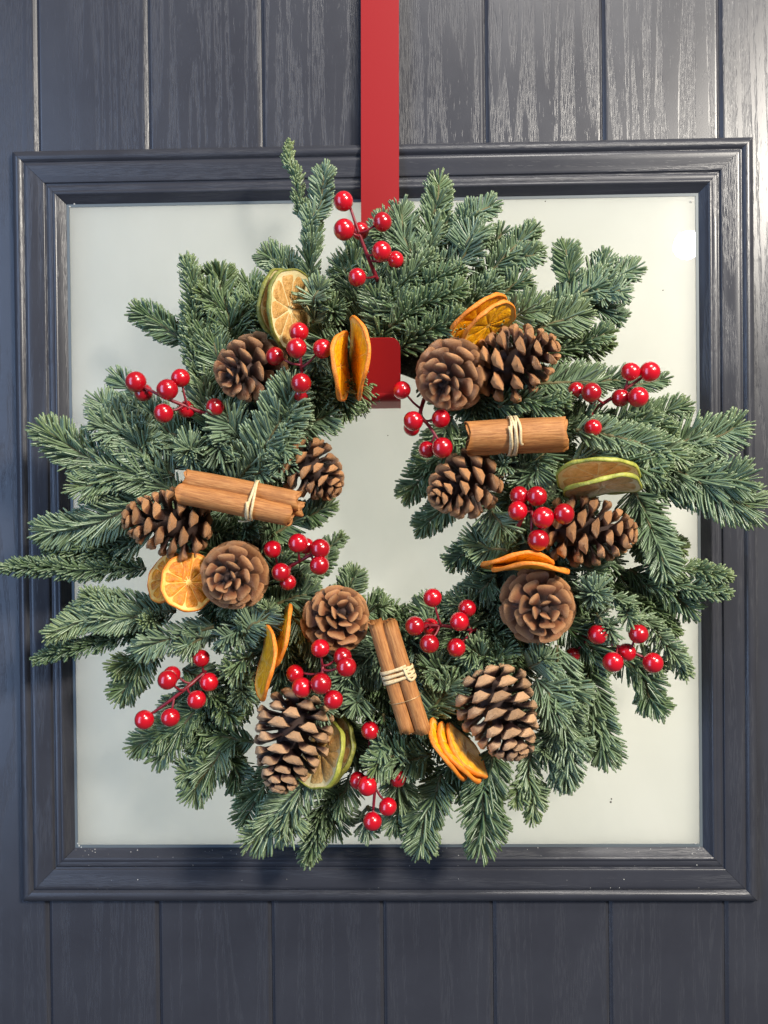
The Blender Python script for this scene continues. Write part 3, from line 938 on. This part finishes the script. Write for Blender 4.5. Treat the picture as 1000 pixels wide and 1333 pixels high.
def spray(label, stem, berries):
    """stem: list of (px,py,d); berries: (px,py,r_px,d, stem index float)"""
    S = np.array([at(*p) for p in stem])
    root = thing('berry_spray', label, 'berries', tuple(S[-1]), 'red berry sprays tucked into the wreath')
    O = S[-1]
    # smooth stem
    tt = np.linspace(0, len(S) - 1, 6 * (len(S) - 1) + 1)
    P = np.stack([np.interp(tt, range(len(S)), S[:, k]) for k in range(3)], 1)
    if len(P) > 6:
        for _ in range(3): P[1:-1] = (P[:-2] + 2 * P[1:-1] + P[2:]) / 4
    V, F = tube(P - O, np.linspace(0.0013, 0.0021, len(P)), 8)
    obj('stem', mesh('stem', V, F, MAT_STALK), root)
    for px, py, rp, d, si in berries:
        c = at(px, py, d); r = rp * mmpp(d)
        k = np.array([np.interp(si, range(len(S)), S[:, q]) for q in range(3)])
        dv = nrm(c - k)
        z = -dv; x = nrm(np.cross(z, (0.2, 0.9, 0.4))); y = np.cross(z, x)
        b = obj('berry', BERRY, root, basis(x, y, z, c - O, (r, r, r)))
        path = curve_pts(k, c - dv * r * 0.93, np.array((0, -0.002, -0.003)))
        inv = b.matrix_basis.inverted()
        path = np.array([tuple(inv @ Vector(p - O)) for p in path])
        V, F = tube(path, np.linspace(0.0012, 0.0010, len(path)) / r, 7)
        obj('stalk', mesh('stalk', V, F, MAT_STALK), b)
spray('red berry spray at the very top, against the red strap', [(456, 270, 112), (466, 300, 108), (478, 332, 100), (492, 366, 84)],
      [(447, 262, 13, 114, 0), (448, 299, 14, 116, 1.2), (469, 301, 11.5, 92, 1.6), (498, 289, 12.5, 112, 1.1), (497, 327, 13, 114, 2), (515, 338, 11, 92, 2.2), (465, 361, 12, 108, 2.8)])
spray('red berry spray between the upper-left lime slices and the thin upright orange slices', [(390, 455, 116), (392, 475, 112), (394, 492, 100), (398, 520, 80)],
      [(389, 432, 13, 116, 0), (386, 453, 13.5, 128, 0.2), (358, 464, 12.5, 112, 1), (420, 454, 13, 122, 1.2), (392, 499, 13.5, 126, 1.5), (393, 512, 12, 104, 2.2)])
spray('red berry spray sticking out at left, above the big bluish left sprigs', [(184, 502, 98), (215, 518, 98), (245, 530, 90), (275, 542, 78)],
      [(177, 497, 14, 100, 0), (187, 511, 12, 88, .3), (218, 507, 14, 108, 1), (235, 492, 12.5, 98, 2), (213, 538, 13, 104, 1.8), (243, 533, 11.5, 84, 2.0), (280, 530, 12, 92, 2.6)])
spray('red berry spray at upper right, standing out against the glass', [(838, 490, 84), (812, 508, 84), (786, 525, 78), (760, 540, 66)],
      [(846, 484, 13.5, 90, 0), (821, 484, 12.5, 92, 1), (831, 517, 13.5, 96, 1), (808, 518, 12, 84, 1.2), (770, 511, 13, 100, 2), (750, 508, 11, 84, 2.3), (772, 557, 11.5, 92, 2.6)])
spray('red berry spray at the upper right edge of the wreath hole, under the forward cone', [(572, 575, 100), (560, 556, 98), (546, 540, 90), (552, 520, 70)],
      [(576, 583, 14, 108, 0), (556, 585, 11.5, 92, .5), (538, 548, 13, 106, 2), (536, 557, 11, 90, 1.6), (574, 545, 12.5, 100, 1.6), (523, 508, 12, 92, 2.4)])
spray('red berry spray in front of the right-pointing pine cone', [(692, 690, 116), (693, 672, 116), (690, 655, 108), (672, 690, 80)],
      [(699, 646, 13.5, 118, 2), (676, 645, 12.5, 112, 2.1), (674, 665, 13, 122, 1.5), (707, 674, 14.5, 130, 1), (734, 669, 14, 128, 1), (701, 703, 14.5, 128, 0)])
spray('red berry spray at the left edge of the wreath hole, below the left cinnamon bundle', [(415, 716, 98), (398, 726, 96), (378, 737, 90), (355, 752, 70)],
      [(417, 714, 13, 104, 0), (416, 736, 13, 106, .6), (388, 707, 13, 106, 1.4), (399, 711, 11, 90, 1), (366, 745, 12.5, 106, 2), (375, 758, 11, 94, 2), (355, 715, 12, 98, 2.5)])
spray('red berry spray just below the wreath hole, right of the upright cinnamon bundle', [(556, 814, 98), (574, 814, 98), (598, 818, 92), (622, 820, 74)],
      [(563, 778, 12.5, 106, 1), (540, 815, 13, 110, 0), (560, 816, 11.5, 88, .2), (559, 838, 13, 110, .9), (598, 809, 12.5, 108, 1.9), (608, 792, 12, 92, 2.5), (594, 843, 12.5, 100, 2.7)])
spray('red berry spray with long stem at lower left, over the glass', [(196, 930, 94), (222, 912, 94), (246, 893, 88), (268, 874, 74)],
      [(188, 937, 13, 98, 0), (222, 934, 12.5, 98, 1.2), (218, 885, 13, 106, 1.7), (224, 878, 11.5, 88, 2.2), (256, 911, 12.5, 100, 1.9), (272, 888, 12.5, 88, 2.5), (262, 857, 11.5, 84, 2.9)])
spray('red berry spray between the dark brown cone and the large pale-tipped cone', [(420, 880, 118), (420, 866, 116), (424, 874, 108), (410, 900, 84)],
      [(417, 844, 12.5, 122, 1), (446, 855, 12.5, 116, 1), (451, 868, 13.5, 126, .6), (384, 877, 12, 106, 2), (393, 895, 13.5, 130, .4), (418, 890, 14, 134, 0), (434, 911, 13, 128, .2)])
spray('red berry spray hanging lowest at the bottom centre of the wreath', [(486, 1054, 96), (488, 1028, 98), (489, 1002, 92), (480, 978, 72)],
      [(485, 1069, 12.5, 98, 0), (505, 1050, 12, 98, 1.2), (478, 1023, 13, 108, 1.4), (466, 1016, 11.5, 92, 2), (518, 1013, 12, 92, 1.9), (482, 951, 12, 96, 3)])
spray('red berry spray at lower right, below the pale rosette of needles', [(840, 857, 84), (818, 846, 84), (795, 838, 76), (758, 826, 64)],
      [(850, 863, 13.5, 92, 0), (831, 825, 13, 92, 1), (816, 849, 12, 80, 1), (798, 862, 13.5, 96, 1.6), (778, 826, 13, 96, 2.2), (746, 852, 9.5, 70, 2.8)])

# ------------------------------------------------------------------ dried citrus slices
def slice_(name, label, px, py, d, r_px, ang, k, kind, face=1, thick=4.4, warp=(0.03, 0.04, 0.06), seed=0, cat='dried fruit', grp=None):
    """ang: direction of the long axis in the picture (deg, counter-clockwise from right);
    k: short/long axis of the seen ellipse; face: +1 seen face leans to the left of the long axis, -1 to the right"""
    rd = random.Random(seed + 5)
    r = r_px * mmpp(d); h = thick / 1000 / 2
    a = R_(ang)
    maj = np.array((math.cos(a), 0, math.sin(a)))
    per = np.array((-math.sin(a), 0, math.cos(a)))
    be = math.acos(max(0.02, min(1, k)))
    N = nrm(np.array((0, -1.0, 0)) * math.cos(be) + per * math.sin(be) * face)
    Yv = np.cross(N, maj)
    c = at(px, py, d)
    root = thing(name, label, cat, tuple(c), grp)
    root.matrix_basis = basis(maj, Yv, N, c)
    rind, pith, flesh = (OR_RIND, OR_PITH, OR_FLESH if k > 0.6 else OB_FLESH) if kind == 'o' else (LP_RIND, LI_PITH, LP_FLESH) if kind == 'p' else (LI_RIND, LI_PITH, LI_FLESH)
    ph0 = rd.uniform(0, 6); w0, w1, w2 = warp
    def wz(x, y):
        q = (x * x + y * y) / (r * r); p = math.atan2(y, x)
        return r * (w0 * (q - 0.5) + w1 * (x * x - y * y) / (r * r) + w2 * q * math.sin(3 * p + ph0))
    def rr_(p): return 1 + 0.032 * math.sin(2 * p + ph0) + 0.020 * math.sin(5 * p + ph0 * 2) + 0.012 * math.sin(11 * p)
    def ring(prof, nm, mat):
        V, F = [], []; nu = 56; n = len(prof)
        for i in range(nu):
            p = 2 * math.pi * i / nu
            for q, z in prof:
                x, y = r * q * rr_(p) * math.cos(p), r * q * rr_(p) * math.sin(p)
                V.append((x, y, z * h * (1 + 0.12 * math.sin(7 * p + ph0)) + wz(x, y)))
        for i in range(nu):
            for j in range(n):
                a0, b0 = i * n + j, i * n + (j + 1) % n
                a1, b1 = ((i + 1) % nu) * n + j, ((i + 1) % nu) * n + (j + 1) % n
                F.append((a0, a1, b1, b0))
        return obj(nm, mesh(nm, V, F, mat), root)
    ring([(0.955, 1.0), (0.985, 0.85), (1.0, 0.4), (1.0, -0.4), (0.985, -0.85), (0.955, -1.0), (0.945, -0.7), (0.945, 0.7)], 'rind', rind)
    # pith ring with radial membranes and hub in one piece: a disc whose relief follows the segments
    ns = 10 if kind == 'o' else 9
    off = rd.uniform(0, 1)
    jit = [rd.uniform(-.12, .12) for _ in range(ns)]
    V, F = [], []; nu, nr = 80, 7
    qs = [0.0, 0.06, 0.14, 0.35, 0.62, 0.86, 0.95]
    for sgn in (1, -1):
        o0 = len(V)
        for j, q in enumerate(qs):
            for i in range(nu):
                p = 2 * math.pi * i / nu
                x, y = r * q * rr_(p) * math.cos(p), r * q * rr_(p) * math.sin(p)
                z = 0.74 if q > 0.9 else 0.42 if q > .8 else 0.20 if q > 0.03 else 0.3
                V.append((x, y, sgn * z * h + wz(x, y)))
        for j in range(len(qs) - 1):
            for i in range(nu):
                a0, a1 = o0 + j * nu + i, o0 + j * nu + (i + 1) % nu
                F.append((a0, a0 + nu, a1 + nu, a1) if sgn > 0 else (a0, a1, a1 + nu, a0 + nu))
    obj('pith', mesh('pith', V, F, pith), root)
    for sgi in range(ns):
        p0 = 2 * math.pi * (sgi + off + jit[sgi]) / ns; p1 = 2 * math.pi * (sgi + 1 + off + jit[(sgi + 1) % ns]) / ns
        V, F = [], []; na = 5
        rad_ = [(0.10, 0.45), (0.16, 0.62), (0.45, 0.80), (0.72, 0.84), (0.83, 0.74), (0.865, 0.40)]
        for sgn in (1, -1):
            o0 = len(V)
            for q, z in rad_:
                gap = min(0.30, 0.009 / q + 0.005 / max(.05, q * q) * 0.15)
                for i in range(na + 1):
                    f = i / na; p = p0 + gap + (p1 - p0 - 2 * gap) * f
                    edge = 0.42 if i in (0, na) else 1.0
                    qq = q - (0.02 if i in (0, na) and q > .8 else 0)
                    x, y = r * qq * rr_(p) * math.cos(p), r * qq * rr_(p) * math.sin(p)
                    V.append((x, y, sgn * h * z * edge * (0.72 + rd.uniform(-.10, .10)) + wz(x, y)))
            for j in range(len(rad_) - 1):
                for i in range(na):
                    a0 = o0 + j * (na + 1) + i
                    b0 = a0 + na + 1
                    F.append((a0, b0, b0 + 1, a0 + 1) if sgn > 0 else (a0, a0 + 1, b0 + 1, b0))
        obj('segment', mesh('segment', V, F, flesh), root)
    return root
def orange(label, *a, **k): return slice_('orange_slice', label, *a, cat='orange slice', grp='dried orange slices', **k)
def lime(label, *a, **k): return slice_('lime_slice', label, *a, cat='lime slice', grp='dried lime slices', **k)
lime('rear one of the two dried lime slices leaning at upper left, mostly its green rind', 366, 399, 84, 50, 84, .36, 'l', face=-1, seed=1)
lime('front one of the two dried lime slices leaning at upper left, amber flesh showing', 378, 403, 96, 51, 82, .44, 'l', face=-1, seed=2)
orange('left one of the two thin upright orange slices beside the red hook', 444, 477, 110, 44, 88, .14, 'o', face=-1, seed=3, thick=4.2)
orange('right one of the two thin upright orange slices, overlapping the red hook', 466, 466, 106, 53, 94, .24, 'o', face=1, seed=4, warp=(.02, .05, .06), thick=3.8)
orange('rear one of the two tilted orange slices above the upper-right pine cones', 622, 417, 88, 46, 37, .26, 'o', face=-1, seed=5, thick=4.2)
orange('front one of the two tilted orange slices above the upper-right pine cones', 636, 424, 98, 40, 36, .34, 'o', face=-1, seed=6, thick=4.2)
lime('upper one of the two pale lime slices lying flat at right above a pine cone', 778, 621, 92, 53, -3, .42, 'p', face=-1, seed=7, thick=4.2)
lime('lower one of the two pale lime slices lying flat at right above a pine cone', 784, 634, 104, 48, 4, .24, 'p', face=-1, seed=8)
orange('upper one of the two edge-on orange slices above the tip-on right cone', 672, 731, 100, 46, 3, .24, 'o', face=-1, seed=9, thick=4.2)
orange('lower one of the two edge-on orange slices above the tip-on right cone', 690, 739, 112, 50, -3, .10, 'o', face=-1, seed=10, thick=4.2)
orange('rear one of the two face-on orange slices at left, half covered', 218, 752, 90, 34, 60, .80, 'o', face=1, seed=11, warp=(.05, .02, .02))
orange('front one of the two face-on orange slices at left, beside the tip-on cone', 246, 758, 102, 38, 120, .86, 'o', face=-1, seed=12, warp=(.05, .02, .02))
orange('left one of the two upright orange slices hanging above the large pale-tipped cone', 347, 863, 104, 47, 80, .32, 'o', face=1, seed=13, warp=(.04, .04, .05), thick=3.8)
orange('right one of the two upright orange slices, tilted above the large pale-tipped cone', 366, 830, 98, 46, 71, .24, 'o', face=1, seed=14, warp=(.04, .04, .03), thick=3.8)
lime('front one of the two lime slices behind the large pale-tipped cone, pith showing', 418, 980, 84, 46, 62, .62, 'p', face=1, seed=15, thick=5.5)
lime('rear one of the two lime slices behind the large pale-tipped cone, green rind outward', 433, 976, 70, 46, 66, .54, 'l', face=1, seed=16, thick=5.5)
orange('left one of the three orange slices hanging under the upright cinnamon bundle', 583, 976, 104, 45, -55, .10, 'o', face=1, seed=17, thick=3.8)
orange('middle one of the three orange slices hanging under the upright cinnamon bundle', 598, 980, 98, 46, -50, .12, 'o', face=1, seed=18, thick=3.8)
orange('right one of the three orange slices hanging under the upright cinnamon bundle', 606, 977, 90, 43, -50, .13, 'o', face=1, seed=19, thick=3.8)

# ------------------------------------------------------------------ cinnamon bundles
def stick_mesh(L, R, seed, turns=1.75, notch=0.0):
    r = random.Random(seed)
    npt, nz = 46, 20
    th = 0.0011
    V, F = [], []
    ph = r.uniform(0, 6)
    for k in range(nz):
        z = -L / 2 + L * k / (nz - 1)
        wob = 1 + 0.03 * math.sin(z * 60 + ph) + r.uniform(-.008, .008)
        cx, cy = 0.0006 * math.sin(z * 45 + ph), 0.0006 * math.cos(z * 38 + ph)
        for side in (0, 1):
            for i in range(npt):
                f = i / (npt - 1)
                a = f * turns * 2 * math.pi + ph
                rad = R * wob * (1 - 0.115 * (1 - f) * turns) - (th if side else 0)
                rad *= 1 + 0.012 * math.sin(2 * a + ph)
                dz = 0
                if k in (0, nz - 1): dz = 0.0018 * math.sin(a * 2.3 + ph) * (1 if k else -1) + r.uniform(-.0004, .0004)
                V.append((z + dz, cx + rad * math.cos(a), cy + rad * math.sin(a)))
    row = 2 * npt
    for k in range(nz - 1):
        for i in range(npt - 1):
            a = k * row + i
            F.append((a, a + 1, a + 1 + row, a + row))
            b = k * row + npt + i
            F.append((b, b + row, b + 1 + row, b + 1))
        for i in (0, npt - 1):
            a = k * row + i; b = a + npt
            F.append((a, a + row, b + row, b))
    for k in (0, nz - 1):
        for i in range(npt - 1):
            a = k * row + i; b = a + npt
            F.append((a, a + 1, b + 1, b))
    return mesh('cinnamon_stick', V, F, MAT_CINN)
def bundle(label, p0, p1, d, sticks, tie, turns, tail):
    """p0,p1 axis ends in px; sticks: (offset across mm, offset toward viewer mm, R mm, shift mm, length factor, seed)
    tie: position along the axis 0..1; turns of raffia"""
    A, B = at(*p0, d), at(*p1, d)
    c = (A + B) / 2; X = nrm(B - A); L = np.linalg.norm(B - A)
    Z = np.array((0, -1.0, 0)); Z = nrm(Z - X * np.dot(Z, X)); Y = np.cross(Z, X)
    root = thing('cinnamon_bundle', label, 'cinnamon', tuple(c), 'cinnamon bundles tied with raffia')
    root.matrix_basis = basis(X, Y, Z, c)
    for oy, oz, R, sh, lf, sd_ in sticks:
        o = obj('cinnamon_stick', stick_mesh(L * lf, R / 1000, sd_), root)
        o.location = (sh / 1000, oy / 1000, oz / 1000); o.rotation_euler = (R_(235 + 25 * (sd_ % 4)) - (1.75 * 2 * math.pi + random.Random(sd_).uniform(0, 6)), 0, 0)
    # raffia wound round the convex hull of the stick sections
    def hull(a):
        dy, dz = math.cos(a), math.sin(a)
        best = max(((oy * dy + oz * dz) + R for oy, oz, R, *_ in sticks))
        st = max(sticks, key=lambda q: q[0] * dy + q[1] * dz + q[2])
        return np.array((st[0] + (st[2] * 1.05 + .9) * dy, st[1] + (st[2] * 1.05 + .9) * dz)) / 1000, np.array((0, dy, dz))
    P, N = [], []
    x0 = (tie - 0.5) * L
    nt = int(turns * 26)
    for k in range(nt + 1):
        a = 2 * math.pi * k / 26 + 1.2
        h_, nn = hull(a)
        x = x0 + (k / nt - .5) * turns * 0.0022 + 0.0009 * math.sin(k * 0.37) + 0.0006 * math.sin(k * 1.1)
        P.append((x, *(h_ * (1 + 0.012 * (k % 52 > 26))))); N.append(nn)
    for q, dv in enumerate(tail):
        P.append(tuple(np.array(P[-1]) + np.array(dv) / 1000)); N.append(N[-1])
    P = np.array(P); N = np.array(N)
    for _ in range(2): P[1:-1] = (P[:-2] + 2 * P[1:-1] + P[2:]) / 4
    V, F = tube(P, 1.0, 6, flat=(0.00135, 0.00042, N))
    obj('raffia_tie', mesh('raffia_tie', V, F, MAT_RAFFIA), root)
    return root, L
bundle('cinnamon stick bundle at left, resting on the wide tan pine cone', (236, 633), (388, 663), 118,
       [(-6, 4, 10.5, -2, .95, 3), (7.5, -1, 9.5, 1, .96, 5), (1, -8, 7.5, 6, .94, 8)], .62, 2.4, [(-1, -2, 1.5), (-4, -2, 1), (-6, 0, 0)])
bundle('thick cinnamon stick bundle at right, under the upper-right pine cones', (607, 571), (735, 563), 112,
       [(1, 2, 15.0, 0, .98, 4), (-8, -5, 8.5, 1.5, .99, 6)], .465, 4.2, [(2, 2, 1)])
root, L3 = bundle('narrow upright cinnamon stick bundle below the wreath hole', (496, 805), (541, 952), 114,
       [(-6.2, 1, 7.4, -1, .97, 7), (6.4, 1, 7.6, 3, .97, 9), (1, -7, 6.5, 5, .96, 12)], .49, 6.0, [(-2, -1.5, .5), (-5, -1, 0), (-6, 0, 0)])
P, N = [], []
for k in range(27):
    a = 2 * math.pi * k / 26
    P.append((0.205 * L3 + 0.0006 * math.sin(a), 0.0147 * math.cos(a), 0.0012 + 0.0092 * math.sin(a)))
V, F = tube(np.array(P), 0.00035, 5)
obj('tie_wire', mesh('tie_wire', V, F, MAT_WIRE), root)
